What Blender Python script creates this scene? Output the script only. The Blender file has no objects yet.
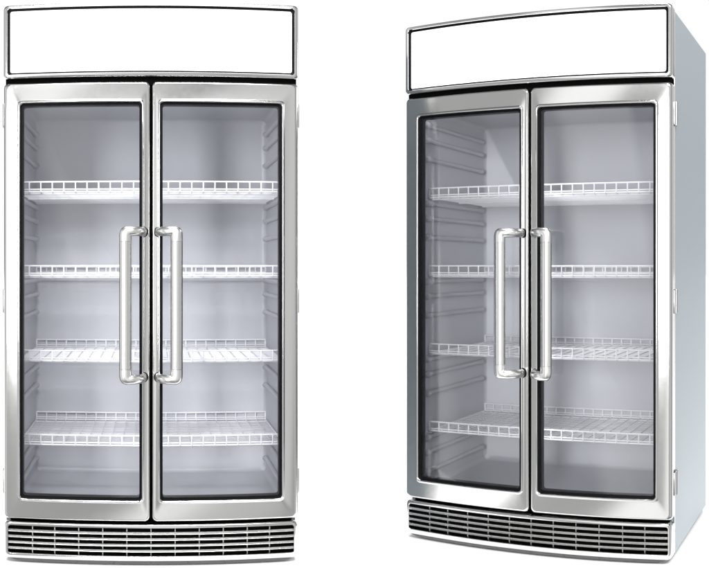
import bpy, bmesh, math, random
from mathutils import Vector
random.seed(7)
S = bpy.context.scene
C = S.collection
PI = math.pi

# ---------------------------------------------------------------- dimensions (metres)
EYE = 1.062          # camera height above the floor
HW = .525            # half width over the doors
BOW = .012           # how far the middle of the front bulges
def bow(x): return -BOW * (1 - min(1.0, (x / HW) ** 2))
def zz(v): return v + EYE

# ---------------------------------------------------------------- helpers
def mat(name, col, rough=.5, metal=0., coat=0., emit=None, es=0.):
    m = bpy.data.materials.new(name); m.use_nodes = True
    b = m.node_tree.nodes['Principled BSDF']
    b.inputs['Base Color'].default_value = (*col, 1)
    b.inputs['Roughness'].default_value = rough
    b.inputs['Metallic'].default_value = metal
    b.inputs['Coat Weight'].default_value = coat
    if emit:
        b.inputs['Emission Color'].default_value = (*emit, 1)
        b.inputs['Emission Strength'].default_value = es
    return m

def grain(m, scale, rough_lo, rough_hi, bump=0., stretch=(1, 1, 1), colvar=0.):
    """procedural grain: roughness and a faint bump driven by a stretched noise"""
    nt = m.node_tree; b = nt.nodes['Principled BSDF']
    tc = nt.nodes.new('ShaderNodeTexCoord'); mp = nt.nodes.new('ShaderNodeMapping')
    mp.inputs['Scale'].default_value = stretch
    nz = nt.nodes.new('ShaderNodeTexNoise'); nz.inputs['Scale'].default_value = scale
    nz.inputs['Detail'].default_value = 3
    nt.links.new(tc.outputs['Object'], mp.inputs['Vector']); nt.links.new(mp.outputs['Vector'], nz.inputs['Vector'])
    mr = nt.nodes.new('ShaderNodeMapRange'); mr.inputs['To Min'].default_value = rough_lo; mr.inputs['To Max'].default_value = rough_hi
    nt.links.new(nz.outputs['Fac'], mr.inputs['Value']); nt.links.new(mr.outputs['Result'], b.inputs['Roughness'])
    if bump:
        bp = nt.nodes.new('ShaderNodeBump'); bp.inputs['Strength'].default_value = bump; bp.inputs['Distance'].default_value = .0006
        nt.links.new(nz.outputs['Fac'], bp.inputs['Height']); nt.links.new(bp.outputs['Normal'], b.inputs['Normal'])
    if colvar:
        base = tuple(b.inputs['Base Color'].default_value)
        mx = nt.nodes.new('ShaderNodeMix'); mx.data_type = 'RGBA'
        mx.inputs['A'].default_value = tuple(c * (1 - colvar) for c in base[:3]) + (1,)
        mx.inputs['B'].default_value = tuple(min(1, c * (1 + colvar)) for c in base[:3]) + (1,)
        nt.links.new(nz.outputs['Fac'], mx.inputs['Factor']); nt.links.new(mx.outputs['Result'], b.inputs['Base Color'])
    return m

M = {}
M['steel'] = grain(mat('brushed_steel', (.57, .57, .565), .2, 1.), 60, .11, .15, 0., (1, 1, 1))
M['polish'] = mat('polished_steel', (.74, .74, .73), .18, 1.)
M['satin'] = mat('satin_cast_metal', (.76, .76, .75), .27, 1.)
M['hinge'] = mat('dull_zinc', (.40, .40, .40), .35, 1.)
M['dark_steel'] = mat('dark_plinth_metal', (.10, .102, .105), .4, .7)
M['black'] = mat('black_rubber', (.003, .003, .004), .5)
M['black'].node_tree.nodes['Principled BSDF'].inputs['Specular IOR Level'].default_value = .06
M['void'] = mat('matt_black_recess', (.003, .003, .003), .9)  # shade of gaps and slots put in as shineless black
M['void'].node_tree.nodes['Principled BSDF'].inputs['Specular IOR Level'].default_value = 0
M['liner'] = grain(mat('liner_plastic', (.50, .507, .54), .38), 90, .34, .42, .02)
M['wire'] = mat('white_coated_wire', (.88, .88, .90), .3, 0., .3)
M['panel'] = grain(mat('pale_blue_grey_enamel', (.24, .276, .303), .42), 420, .38, .48, .10, (1, 1, 1), .05)
M['sign'] = mat('backlit_white_acrylic', (.9, .9, .9), .3, 0., 0., (1, 1, 1), 1.0)
M['led'] = mat('led_diffuser', (.9, .9, .9), .5, 0., 0., (.95, .96, 1), 10.)  # glow for the unseen strips added to brighten the interior
M['floor'] = mat('white_studio_floor', (.9, .9, .9), .6)
def glass_mat():
    m = bpy.data.materials.new('door_glass'); m.use_nodes = True
    nt = m.node_tree; nt.nodes.clear()
    out = nt.nodes.new('ShaderNodeOutputMaterial'); mx = nt.nodes.new('ShaderNodeMixShader')
    tr = nt.nodes.new('ShaderNodeBsdfTransparent'); tr.inputs['Color'].default_value = (.965, .968, .975, 1)
    gl = nt.nodes.new('ShaderNodeBsdfGlossy'); gl.inputs['Roughness'].default_value = .01
    fr = nt.nodes.new('ShaderNodeFresnel'); fr.inputs['IOR'].default_value = 1.56
    nt.links.new(fr.outputs['Fac'], mx.inputs['Fac']); nt.links.new(tr.outputs[0], mx.inputs[1]); nt.links.new(gl.outputs[0], mx.inputs[2])
    nt.links.new(mx.outputs[0], out.inputs['Surface'])
    return m
M['glass'] = glass_mat()

def finish(name, bm, m, parent=None, smooth=35, loc=None):
    bmesh.ops.remove_doubles(bm, verts=bm.verts, dist=1e-6)
    bmesh.ops.recalc_face_normals(bm, faces=bm.faces)
    me = bpy.data.meshes.new(name); bm.to_mesh(me); bm.free()
    me.materials.append(m)
    if smooth:
        me.shade_smooth(); me.set_sharp_from_angle(angle=math.radians(smooth))
    o = bpy.data.objects.new(name, me); C.objects.link(o)
    if parent: o.parent = parent
    return o

def rrect(x0, x1, z0, z1, r, y, nx=26, nz=6, nc=7, bowed=True, x_off=0):
    """points of a rounded rectangle in x-z, bent to the bow of the front"""
    r = max(r, 1e-4); pts = []
    def side(a, b, n): return [a + (b - a) * i / n for i in range(n)]
    for t in side(x0 + r, x1 - r, nx): pts.append((t, z0))
    for i in range(nc): a = -PI / 2 + PI / 2 * i / nc; pts.append((x1 - r + r * math.cos(a), z0 + r + r * math.sin(a)))
    for t in side(z0 + r, z1 - r, nz): pts.append((x1, t))
    for i in range(nc): a = PI / 2 * i / nc; pts.append((x1 - r + r * math.cos(a), z1 - r + r * math.sin(a)))
    for t in side(x1 - r, x0 + r, nx): pts.append((t, z1))
    for i in range(nc): a = PI / 2 + PI / 2 * i / nc; pts.append((x0 + r + r * math.cos(a), z1 - r + r * math.sin(a)))
    for t in side(z1 - r, z0 + r, nz): pts.append((x0, t))
    for i in range(nc): a = PI + PI / 2 * i / nc; pts.append((x0 + r + r * math.cos(a), z0 + r + r * math.sin(a)))
    return [Vector((x, y + (bow(x) if bowed else 0), zz(z))) for x, z in pts]

def loft(bm, loops, cap0=False, cap1=False, closed=False):
    vs = [[bm.verts.new(p) for p in L] for L in loops]
    n = len(vs[0]); k = len(vs)
    for i in range(k if closed else k - 1):
        a, b = vs[i], vs[(i + 1) % k]
        for j in range(n):
            bm.faces.new((a[j], a[(j + 1) % n], b[(j + 1) % n], b[j]))
    if cap0: bm.faces.new(vs[0])
    if cap1: bm.faces.new(list(reversed(vs[-1])))
    return vs

def sheet(bm, x0, x1, z0, z1, y, t, nx=26, bowed=True, r=None):
    """bowed slab of thickness t whose front is at y; quads in columns"""
    cols = []
    for i in range(nx + 1):
        x = x0 + (x1 - x0) * i / nx; by = bow(x) if bowed else 0
        cols.append([bm.verts.new((x, y + by + dy, zz(z))) for dy, z in ((0, z0), (0, z1), (t, z1), (t, z0))])
    for a, b in zip(cols, cols[1:]):
        for j in range(4): bm.faces.new((a[j], a[(j + 1) % 4], b[(j + 1) % 4], b[j]))
    bm.faces.new(cols[0]); bm.faces.new(list(reversed(cols[-1])))

def box(bm, x0, x1, y0, y1, z0, z1, bev=0., seg=2):
    r = bmesh.ops.create_cube(bm, size=1)
    for v in r['verts']:
        v.co = Vector(((x0 + x1) / 2 + v.co.x * (x1 - x0), (y0 + y1) / 2 + v.co.y * (y1 - y0), zz((z0 + z1) / 2 + v.co.z * (z1 - z0))))
    if bev:
        es = list({e for v in r['verts'] for e in v.link_edges})
        bmesh.ops.bevel(bm, geom=es, offset=bev, segments=seg, affect='EDGES', profile=.5)

def tube(bm, pts, radii, n=8, cap=True, side_hint=Vector((0, 0, 1))):
    """swept ellipse; radii = (a along the hint side, b across) per point"""
    rings = []
    prev = None
    for i, p in enumerate(pts):
        p = Vector(p)
        t = (Vector(pts[min(i + 1, len(pts) - 1)]) - Vector(pts[max(i - 1, 0)])).normalized()
        if prev is None:
            u = side_hint - t * side_hint.dot(t)
            if u.length < 1e-3: u = Vector((1, 0, 0)) - t * t.x
        else:
            u = prev - t * prev.dot(t)
        u.normalize(); prev = u
        v = t.cross(u)
        ra, rb = radii[i] if isinstance(radii, list) else (radii, radii)
        rings.append([bm.verts.new(p + u * ra * math.cos(2 * PI * j / n) + v * rb * math.sin(2 * PI * j / n)) for j in range(n)])
    for a, b in zip(rings, rings[1:]):
        for j in range(n): bm.faces.new((a[j], a[(j + 1) % n], b[(j + 1) % n], b[j]))
    if cap: bm.faces.new(list(reversed(rings[0]))); bm.faces.new(rings[-1])
def wire(bm, a, b, r=.002, n=6, z=True):
    tube(bm, [(p[0], p[1], zz(p[2])) for p in (a, b)], r, n)

# ---------------------------------------------------------------- the refrigerator
YB = .765      # back of the cabinet
YW = .745      # inner face of the back wall
YF = .052      # front edge of the liner
WI = .500      # inner half width
ZC, ZF = .627, -.893
SHELF_Z = (.3085 - .036, -.003 - .036, -.3165 - .036, -.629 - .036)
RH = .036      # height of the shelf rails above the wires
YS, YK = .155, .733

def cabinet(root):
    # outer shell: two side panels, top, back, bottom as one hollow carcass, open at the front
    bm = bmesh.new()
    x, z0, z1 = .519, -1.040, .917
    r = .006
    def ringo(y, xx, a, b, rr): return rrect(-xx, xx, a, b, rr, y, 4, 4, 4, False)
    # outside, then the front edge, then the hidden inside up to the liner
    loft(bm, [ringo(YB, x - .004, z0 + .004, z1 - .004, r), ringo(YB - .004, x, z0, z1, r), ringo(.056, x, z0, z1, r),
              ringo(.052, x - .004, z0 + .004, z1 - .004, r), ringo(.052, x - .012, z0 + .012, z1 - .012, r)], cap0=True)
    o = finish('cabinet', bm, M['panel'], root, 30)
    # black bulkhead around the liner, behind the doors
    bm = bmesh.new()
    a = rrect(-x + .004, x - .004, z0 + .004, z1 - .004, .006, .056, 4, 4, 4, False)
    b = rrect(-WI - .001, WI + .001, ZF - .001, ZC + .001, .02, .056, 4, 4, 4, False)
    loft(bm, [a, b])
    finish('door_surround', bm, M['void'], o)
    # bright edge trim between the doors and the side panels
    for s in (-1, 1):
        bm = bmesh.new()
        box(bm, *sorted((s * .5175, s * .5215)), .0505, .062, -1.03, .905, .001)
        finish('edge_trim', bm, M['steel'], o)
    # liner
    bm = bmesh.new()
    def li(y, g, rr): return rrect(-WI + g, WI - g, ZF + g, ZC - g, rr, y, 6, 6, 6, False)
    vs = loft(bm, [li(YF, 0, .018), li(YW - .02, 0, .018), li(YW - .008, .003, .018), li(YW, .014, .018)], cap1=True)
    L = finish('liner', bm, M['liner'], root, 40)
    bm = bmesh.new()
    box(bm, -.022, .022, .0500, .0575, ZF - .012, ZC + .015, .001)
    mu = finish('mullion', bm, M['void'], root, 30)
    bm = bmesh.new()
    box(bm, -.012, .012, .0577, .0617, ZF + .04, ZC - .04, .001)
    finish('light_strip', bm, M['led'], mu, 30)  # unseen glowing strip added to brighten the back wall
    bm = bmesh.new()
    box(bm, -.46, .46, .066, .082, ZC - .010, ZC - .001, .001)
    finish('light_strip', bm, M['led'], L, 30)  # second unseen strip, added to fill the top compartment with light
    # moulded runners, five groups of three on each side wall
    for g in range(5):
        for dz in (.559, .500, .424):
            z = dz - .3125 * g
            if g == 4 and dz == .424: pass
            for s in (-1, 1):
                bm = bmesh.new()
                y0, y1 = .120, .690
                pts = []; rad = []
                for y, r_, off in ((y0 - .012, .001, .006), (y0 - .009, .010, .007), (y0 + .005, .0145, .009), (y0 + .016, .0135, .008), (y0 + .036, .0090, .007), ((y0 + y1) / 2, .0086, .007), (y1 - .026, .0088, .007), (y1 - .012, .0115, .008), (y1, .0130, .009), (y1 + .009, .009, .007), (y1 + .012, .001, .006)):
                    pts.append((s * (WI - off), y, zz(z))); rad.append((r_, r_ * 1.15))
                tube(bm, pts, rad, 12)
                finish('shelf_runner', bm, M['liner'], L, 60)
    return o

def shelf(root, z):
    NP = 23; X = .494
    bm = bmesh.new()
    xs = [-X + 2 * X * i / NP for i in range(NP + 1)]
    for x in xs: wire(bm, (x, YS + .002, z), (x, YK, z), .0018)
    ny = 21
    for i in range(1, ny): 
        y = YS + (YK - YS) * i / ny
        wire(bm, (-X, y, z - .0034), (X, y, z - .0034), .0016)
    for y in (YS + .03, (YS + YK) / 2, YK - .03): wire(bm, (-X, y, z - .007), (X, y, z - .007), .003)
    for x in (-X, X): wire(bm, (x, YS, z - .002), (x, YK, z - .002), .003)
    sh = finish('wire_shelf', bm, M['wire'], root, 60)
    for nm, y, rr in (('front_rail', YS, .0031), ('back_rail', YK, .0031)):
        bm = bmesh.new()
        top = RH if nm == 'front_rail' else .031
        for h in (top, .0085, 0):
            wire(bm, (-X, y, z + h), (X, y, z + h), rr if h != .0085 else rr * .8)
        for x in xs: 
            s = -1 if nm == 'front_rail' else 1
            if nm == 'front_rail':
                tube(bm, [(x, y - .003, zz(z + RH + .001)), (x, y - .003, zz(z + .002)), (x, y - .001, zz(z - .003)), (x, y + .010, zz(z - .004))], .0026, 6)
            else:
                tube(bm, [(x, y + .003, zz(z + top)), (x, y + .003, zz(z - .001))], .0034, 6)
        finish(nm, bm, M['wire'], sh, 60)
    return sh

def bracket(s, zc, up):
    """cast elbow: leaves the stile, swings out and turns along the bar"""
    bm = bmesh.new()
    y0 = -BOW
    d = -1 if up else 1     # direction in which the elbow turns
    P_, R_ = [], []
    def add(x, y, z, a, b): P_.append((s * x, y, zz(z))); R_.append((a, b))
    add(.0262, y0 + .001, zc, .0140, .0110)
    add(.0262, y0 - .006, zc, .0163, .0122)
    add(.0264, y0 - .018, zc, .0163, .0122)
    add(.0285, y0 - .034, zc, .0163, .0122)
    add(.0340, y0 - .048, zc, .0163, .0122)
    add(.0420, y0 - .058, zc, .0163, .0125)
    add(.0520, y0 - .065, zc, .0163, .0128)
    add(.0590, y0 - .068, zc, .0165, .0138)
    px, pz = .0884 - .0213, zc + d * .0166
    m = 7
    for i in range(m + 1):
        a = PI / 2 * i / m; c_, s_ = math.cos(a), math.sin(a)
        f = (abs(c_) ** 3.2 + abs(s_) ** 3.2) ** (-1 / 3.2)
        w_ = (.0332 * c_ * c_ + .0426 * s_ * s_) * f
        add(px + s_ * w_ / 2, y0 - .070, pz - d * c_ * w_ / 2, w_ / 2, .0140 + .002 * i / m)
    add(.0884, y0 - .070, zc + d * .0345, .0213, .0162)
    # sweep with the "a" radius in the x-z plane all the way
    rings = []; n = 20
    for i, (p, (ra, rb)) in enumerate(zip(P_, R_)):
        p = Vector(p); t = (Vector(P_[min(i + 1, len(P_) - 1)]) - Vector(P_[max(i - 1, 0)])).normalized()
        if i == len(P_) - 1: t = Vector((0, 0, d))
        if i >= 8 and i <= 15:
            a = PI / 2 * (i - 8) / 7; t = Vector((s * math.cos(a), 0, d * math.sin(a)))
        v = Vector((0, -1, 0)); v = (v - t * v.dot(t))
        if v.length < .5:
            v = Vector((-s, 0, 0)) - t * (-s * t.x)
        v.normalize(); u = t.cross(v).normalized()
        if u.dot(Vector((s, 0, 1 if up else -1))) < 0: u = -u
        rings.append([bm.verts.new(p + u * ra * math.cos(2 * PI * j / n) + v * rb * math.sin(2 * PI * j / n)) for j in range(n)])
    for a, b in zip(rings, rings[1:]):
        for j in range(n): bm.faces.new((a[j], a[(j + 1) % n], b[(j + 1) % n], b[j]))
    bm.faces.new(rings[0]); bm.faces.new(list(reversed(rings[-1])))
    return bm

def handle(root, s):
    yb = -BOW - .070
    bm = bmesh.new()
    zt, zb = .0815, -.3585
    pts = [(s * .0884, yb, zz(z)) for z in (zt, zt - .0008, zb + .0008, zb)]
    tube(bm, pts, [(.0152, .0204), (.0160, .0212), (.0160, .0212), (.0152, .0204)], 32, True, Vector((0, 1, 0)))
    h = finish('handle', bm, M['polish'], root, 40)
    for zc, up in ((.1165, True), (-.3935, False)):
        b = finish('bracket', bracket(s, zc, up), M['satin'], h, 50)
        # black washer where the bracket meets the stile
        bm = bmesh.new()
        n = 24; ra, rb = .0160, .0180
        fr = [bm.verts.new((s * .0255 + ra * math.cos(2 * PI * j / n), -BOW - .0035, zz(zc + rb * math.sin(2 * PI * j / n)))) for j in range(n)]
        bk = [bm.verts.new((s * .0255 + ra * math.cos(2 * PI * j / n), -BOW + .0025, zz(zc + rb * math.sin(2 * PI * j / n)))) for j in range(n)]
        for j in range(n): bm.faces.new((fr[j], fr[(j + 1) % n], bk[(j + 1) % n], bk[j]))
        bm.faces.new(fr); bm.faces.new(list(reversed(bk)))
        finish('washer', bm, M['black'], h, 40)

ZDT, ZDB = .6475, -.9030
def door(root, s):
    """s=-1 left leaf, s=1 right leaf"""
    def R_(a, b): return (a, b) if s > 0 else (-b, -a)
    def rect(o_out, o_in, ztop, zbot, r, y, **k):
        a, b = R_(o_in, o_out); return rrect(a, b, zbot, ztop, r, y, **k)
    out, inn = .524, .003
    bm = bmesh.new()
    L = []
    # from the back edge round the fillet to the front, across the face, over the bead into the glass rebate
    L.append(rect(out - .004, inn + .003, ZDT - .003, ZDB + .003, .014, .047))
    L.append(rect(out, inn, ZDT, ZDB, .016, .042))
    L.append(rect(out, inn, ZDT, ZDB, .016, .014))
    for i in range(1, 7):
        a = PI / 2 * i / 6
        g = 1 - math.cos(a)
        L.append(rect(out - .013 * g, inn + .007 * g, ZDT - .008 * g, ZDB + .008 * g, .016, .014 - .014 * math.sin(a)))
    fo, fi, ft, fb = .463, .033, .5725, -.8270
    # face: gently crowned towards the glass
    L.append(rect(out - .0140, inn + .0076, ZDT - .009, ZDB + .009, .016, 0))
    L.append(rect(out - .0155, inn + .0084, ZDT - .0105, ZDB + .0105, .016, 0))
    L.append(rect(fo + .0120, fi - .0096, ft + .012, fb - .012, .016, 0))
    L.append(rect(fo + .0105, fi - .0086, ft + .0105, fb - .0105, .015, -.0002))
    for g, y in ((.0095, -.0016), (.007, -.0052), (.004, -.0056), (.0018, -.0040), (0, 0), (0, .010)):
        k = g / .0095
        L.append(rect(fo + g, fi - g * .8, ft + g, fb - g, .013 - g * .2, y))
    vs = loft(bm, L)
    frame = finish('door', bm, M['steel'], root, 50)
    # black gasket: thin face around the glass, deep cheek behind it
    bm = bmesh.new()
    e = .0003
    g1 = .0080
    loft(bm, [rect(fo + .004, fi - .004, ft + .004, fb - .004, .012, .0075), rect(fo - g1, fi + g1, ft - g1, fb + g1, .009, .0070),
              rect(fo - g1, fi + g1, ft - g1, fb + g1, .009, .046), rect(out - .006, inn + .004, ZDT - .004, ZDB + .004, .012, .0463)])
    finish('gasket', bm, M['black'], frame, 30)
    # glass slab
    bm = bmesh.new()
    q = .0025
    x0, x1 = R_(fi + q, fo - q)
    sheet(bm, x0, x1, fb + q, ft - q, .0105, .006, 30)
    finish('glass_pane', bm, M['glass'], frame, 30)
    handle(frame, s)
    # three hinges on the outer edge
    for zc in (.540, -.130, -.778):
        bm = bmesh.new()
        xa = s * .5245
        pts = [(s * .5275, .050, zz(zc - .043)), (s * .5275, .050, zz(zc - .0415)), (s * .5275, .050, zz(zc + .0415)), (s * .5275, .050, zz(zc + .043))]
        tube(bm, pts, [(.0055, .0055), (.0068, .0068), (.0068, .0068), (.0055, .0055)], 14, True, Vector((0, 1, 0)))
        box(bm, *sorted((s * .5195, s * .5270)), .052, .082, zc - .041, zc + .041, .0018)
        box(bm, *sorted((s * .5235, s * .5285)), .022, .046, zc - .041, zc + .041, .0018)
        finish('hinge', bm, M['hinge'], frame, 40)
    return frame

def header(root):
    zt, zb = .9240, .6625
    X = .524
    bm = bmesh.new(); L = []
    L.append(rrect(-X + .006, X - .006, zb + .004, zt - .004, .012, .050))
    L.append(rrect(-X, X, zb, zt, .014, .044))
    L.append(rrect(-X, X, zb, zt, .016, .008))
    for i in range(1, 7):
        a = PI / 2 * i / 6; g = 1 - math.cos(a)
        L.append(rrect(-X + .009 * g, X - .009 * g, zb + .007 * g, zt - .0035 * g, .015, .008 - .012 * math.sin(a)))
    ix, it, ib = .5080, .9105, .6795
    L.append(rrect(-ix - .002, ix + .002, ib - .0035, it + .002, .010, -.0040))
    L.append(rrect(-ix, ix, ib, it, .008, .0010))
    L.append(rrect(-ix, ix, ib, it, .008, .012))
    loft(bm, L)
    f = finish('header', bm, M['steel'], root, 40)
    bm = bmesh.new()
    loft(bm, [rrect(-ix - .001, ix + .001, ib - .001, it + .001, .008, .0035), rrect(-ix + .0075, ix - .0075, ib + .0050, it - .0065, .008, .0050),
              rrect(-ix + .0075, ix - .0075, ib + .0050, it - .0065, .008, .012)])
    finish('gasket', bm, M['black'], f, 30)
    bm = bmesh.new()
    sheet(bm, -ix + .001, ix - .001, ib + .001, it - .001, .0085, .004, 40)
    finish('sign_panel', bm, M['sign'], f, 30)
    # closed back so the lit box shows no gap; a black sheet puts shade into the slit below
    bm = bmesh.new()
    sheet(bm, -.5185, .5185, .636, .676, .020, .0295, 30)
    finish('shadow_gap', bm, M['void'], f, 30)

def grille(root):
    X = .5215; zt, zb = -.9115, -1.0430
    bm = bmesh.new(); L = []
    L.append(rrect(-X + .006, X - .006, zb + .004, zt - .004, .012, .052))
    L.append(rrect(-X, X, zb, zt, .018, .046))
    L.append(rrect(-X, X, zb, zt, .018, .012))
    for i in range(1, 6):
        a = PI / 2 * i / 5; g = 1 - math.cos(a)
        L.append(rrect(-X + .008 * g, X - .008 * g, zb + .005 * g, zt - .005 * g, .018, .012 - .012 * math.sin(a)))
    ix, it, ib = .5060, -.9275, -1.0225
    L.append(rrect(-ix - .0045, ix + .0045, ib - .0075, it + .0062, .012, -.0002))
    L.append(rrect(-ix - .0020, ix + .0020, ib - .003, it + .003, .009, .000))
    L.append(rrect(-ix, ix, ib, it, .007, .004))
    L.append(rrect(-ix, ix, ib, it, .007, .030))
    loft(bm, L)
    f = finish('vent_grille', bm, M['steel'], root, 40)
    # louvres: four rounded bars between five slots
    H = it - ib; pitch = H / 4.62
    for k in range(4):
        zc = it - pitch * (k + .81)
        bm = bmesh.new(); n = 10; cols = []
        NX = 44
        for i in range(NX + 1):
            x = -ix - .001 + (2 * ix + .002) * i / NX
            ring = []
            for j in range(n):
                a = 2 * PI * j / n
                ring.append(bm.verts.new((x, bow(x) + .010 + .010 * math.cos(a), zz(zc + .0050 * math.sin(a) + .0015 * math.cos(a)))))
            cols.append(ring)
        for a, b in zip(cols, cols[1:]):
            for j in range(n): bm.faces.new((a[j], a[(j + 1) % n], b[(j + 1) % n], b[j]))
        finish('louvre', bm, M['polish'], f, 60)
    # thin uprights behind the louvres
    for i in range(-5, 6):
        x = i * .0855 if abs(i) < 5 else (.0855 * 4 + .080) * (1 if i > 0 else -1)
        bm = bmesh.new()
        box(bm, x - .0012, x + .0012, bow(x) + .018, bow(x) + .030, ib - .001, it + .001)
        finish('upright', bm, M['hinge'], f, 30)
    bm = bmesh.new()
    sheet(bm, -.515, .515, -1.038, -.918, .032, .006, 30)
    finish('backing', bm, M['void'], f, 30)
    # plinth lip rolling under the front, in sections with fine seams
    edges = [-.500, -.39, -.26, -.13, 0, .13, .26, .39, .500]
    for a, b in zip(edges, edges[1:]):
        bm = bmesh.new(); cols = []
        prof = [(.004, -1.0425), (.006, -1.0465), (.012, -1.0525), (.022, -1.0580), (.036, -1.0610), (.060, -1.0610), (.060, -1.0425)]
        for i in range(9):
            x = a + .0006 + (b - a - .0012) * i / 8
            cols.append([bm.verts.new((x * (1 - .10 * max(0, (.0 - (z + 1.0425))) / .02 * (abs(x) / .5) ** 6), bow(x) + y, zz(z))) for y, z in prof])
        n = len(prof)
        for c, d in zip(cols, cols[1:]):
            for j in range(n): bm.faces.new((c[j], c[(j + 1) % n], d[(j + 1) % n], d[j]))
        bm.faces.new(cols[0]); bm.faces.new(list(reversed(cols[-1])))
        finish('plinth', bm, M['dark_steel'], f, 40)

def refrigerator(label, bulge):
    global BOW
    BOW = bulge
    root = bpy.data.objects.new('display_refrigerator', None); C.objects.link(root)
    root['label'] = label; root['category'] = 'refrigerator'
    root['group'] = 'two door glass display refrigerators'
    cabinet(root)
    for z in SHELF_Z: shelf(root, z)
    door(root, -1); door(root, 1)
    header(root); grille(root)
    # black base block under the cabinet
    bm = bmesh.new(); box(bm, -.49, .49, .10, .72, -1.061, -1.039)
    finish('base', bm, M['void'], root, 30)
    return root

def place(o, az, dist, yaw):
    # front-centre chord of the unit at that azimuth and distance, turned about the vertical
    o.location = (dist * math.sin(az), dist * math.cos(az), 0)
    o.rotation_euler = (0, 0, -az - yaw)

front = refrigerator('steel two door display refrigerator standing square to the viewer, its side panels out of sight', .010)
turned = refrigerator('steel two door display refrigerator turned at an angle, showing its pale blue grey side panel', .031)
place(front, -.2146, 3.3416, 0)
place(turned, .1874, 3.4850, .3449)

# ---------------------------------------------------------------- floor
bm = bmesh.new()
vs = [bm.verts.new(p) for p in ((-60, 3.08, 0), (60, 3.08, 0), (60, 90, 0), (-60, 90, 0), (-60, 3.08, -.05), (60, 3.08, -.05), (60, 90, -.05), (-60, 90, -.05))]
for f in ((0, 1, 2, 3), (7, 6, 5, 4), (4, 5, 1, 0), (5, 6, 2, 1), (6, 7, 3, 2), (7, 4, 0, 3)): bm.faces.new([vs[k] for k in f])
fl = finish('floor', bm, M['floor'], None, 0); fl['kind'] = 'structure'

# ---------------------------------------------------------------- made-up studio world and added fill lights
w = bpy.data.worlds.new('World'); S.world = w; w.use_nodes = True
nt = w.node_tree; bg = nt.nodes['Background']
tc = nt.nodes.new('ShaderNodeTexCoord'); sp = nt.nodes.new('ShaderNodeSeparateXYZ')
nt.links.new(tc.outputs['Generated'], sp.inputs[0])
at = nt.nodes.new('ShaderNodeMath'); at.operation = 'ARCTAN2'
nt.links.new(sp.outputs['X'], at.inputs[0]); nt.links.new(sp.outputs['Y'], at.inputs[1])   # 0 ahead, +-pi behind
dv = nt.nodes.new('ShaderNodeMath'); dv.operation = 'MULTIPLY_ADD'; dv.inputs[1].default_value = 1 / (2 * PI); dv.inputs[2].default_value = .5
nt.links.new(at.outputs[0], dv.inputs[0])
cr = nt.nodes.new('ShaderNodeValToRGB'); cr.color_ramp.interpolation = 'LINEAR'
def azp(deg): return ((deg + 180) % 360) / 360
stops = [(-180, .50), (-165, .65), (-149, .60), (-148, 1.5), (-137, 1.6), (-136, .55), (-115, .6), (-113, 1.2), (-102, 1.1), (-99, .7), (-76, .16), (-45, .2), (-33, 1.), (33, 1.), (46, .25), (60, 1.), (92, .9),
         (108, .35), (120, .8), (132, .40), (143, .65), (150, .9), (157, .85), (158.2, .33), (160.2, .38), (161, .75), (169.5, .8), (170.5, 1.35), (175, 1.5), (176, .5), (179.9, .5)]  # invented bright and dark bands for steel and glass to mirror
el = cr.color_ramp.elements
stops = sorted((azp(d), v) for d, v in stops)
el[0].position, el[1].position = stops[0][0], stops[-1][0]
for k, (p, v) in zip((0, 1), (stops[0], stops[-1])): el[k].color = (v, v, v, 1)
for p, v in stops[1:-1]:
    e = el.new(p); e.color = (v, v, v, 1)
sk = nt.nodes.new('ShaderNodeMath'); sk.operation = 'MULTIPLY_ADD'; sk.inputs[1].default_value = -.33 / (2 * PI)
nt.links.new(sp.outputs['Z'], sk.inputs[0]); nt.links.new(dv.outputs[0], sk.inputs[2])
wr = nt.nodes.new('ShaderNodeMath'); wr.operation = 'FRACT'; nt.links.new(sk.outputs[0], wr.inputs[0])
nt.links.new(wr.outputs[0], cr.inputs[0])
# world dimmed overhead and underfoot so rounded steel edges mirror grey
az_ = nt.nodes.new('ShaderNodeMath'); az_.operation = 'ABSOLUTE'; nt.links.new(sp.outputs['Z'], az_.inputs[0])
fr_ = nt.nodes.new('ShaderNodeMapRange'); fr_.interpolation_type = 'SMOOTHSTEP'
for k, v in (('From Min', .40), ('From Max', .68), ('To Min', 1.), ('To Max', .32)): fr_.inputs[k].default_value = v
nt.links.new(az_.outputs[0], fr_.inputs['Value'])
ml = nt.nodes.new('ShaderNodeVectorMath'); ml.operation = 'SCALE'
nt.links.new(cr.outputs[0], ml.inputs[0]); nt.links.new(fr_.outputs['Result'], ml.inputs['Scale'])
nt.links.new(ml.outputs[0], bg.inputs['Color'])
bg.inputs['Strength'].default_value = 1.05

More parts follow.
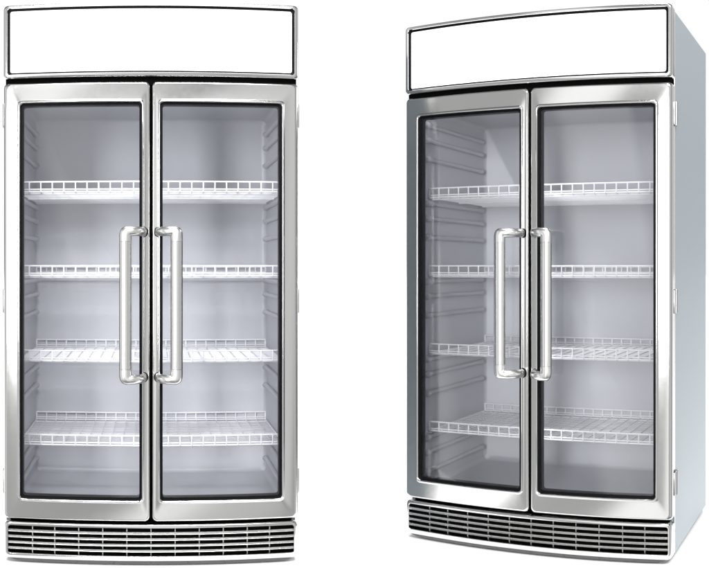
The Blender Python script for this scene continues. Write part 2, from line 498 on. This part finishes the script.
def area(name, loc, target, sx, sy, power, col=(1, 1, 1)):
    l = bpy.data.lights.new(name, 'AREA'); l.shape = 'RECTANGLE'; l.size = sx; l.size_y = sy; l.energy = power; l.color = col
    o = bpy.data.objects.new(name, l); C.objects.link(o); o.location = loc
    o.rotation_euler = (Vector(target) - Vector(loc)).to_track_quat('-Z', 'Y').to_euler()
    return o
sn = bpy.data.lights.new('overhead_lamp', 'SUN'); sn.energy = 3.8; sn.angle = math.radians(12)  # added downward light that keeps the floor white around the units
so = bpy.data.objects.new('overhead_lamp', sn); C.objects.link(so); so.location = (0, 3, 6)
area('front_softbox', (.86, -3.6, 6.0), (0, 3.5, 1.0), 3.2, 1.4, 1050)  # unseen fill added high in front to brighten the interiors
area('key_softbox', (-1.95, -3.76, 1.5), (.1, 3.5, 1.0), 1.0, 2.4, 340)  # unseen fill added from behind left, clear of the glass reflections

# ---------------------------------------------------------------- camera: a cylindrical lens looks at both units square on
F = 948.19 / 709.0        # focal length in picture widths
cd = bpy.data.cameras.new('camera'); cam = bpy.data.objects.new('camera', cd); C.objects.link(cam)
S.camera = cam
cam.location = (0, 0, EYE); cam.rotation_euler = (PI / 2, 0, 0)
if not hasattr(cd, 'cycles') and not hasattr(cd, 'panorama_type'):
    import addon_utils
    addon_utils.enable('cycles')
cd.type = 'PANO'
cy = cd.cycles if hasattr(cd, 'cycles') and hasattr(cd.cycles, 'panorama_type') else cd
cy.panorama_type = 'CENTRAL_CYLINDRICAL'
half = .5 / F
cy.central_cylindrical_range_u_min = -half; cy.central_cylindrical_range_u_max = half
hh = 820 / 1024 / F
vt = (265.0 / 709) / F
cy.central_cylindrical_range_v_max = vt; cy.central_cylindrical_range_v_min = vt - hh
cy.central_cylindrical_radius = 1.0
cd.clip_end = 500

S.render.engine = 'CYCLES'
S.cycles.max_bounces = 12; S.cycles.transparent_max_bounces = 24
S.view_settings.view_transform = 'Standard'; S.view_settings.look = 'None'
S.view_settings.exposure = 0; S.view_settings.gamma = 1
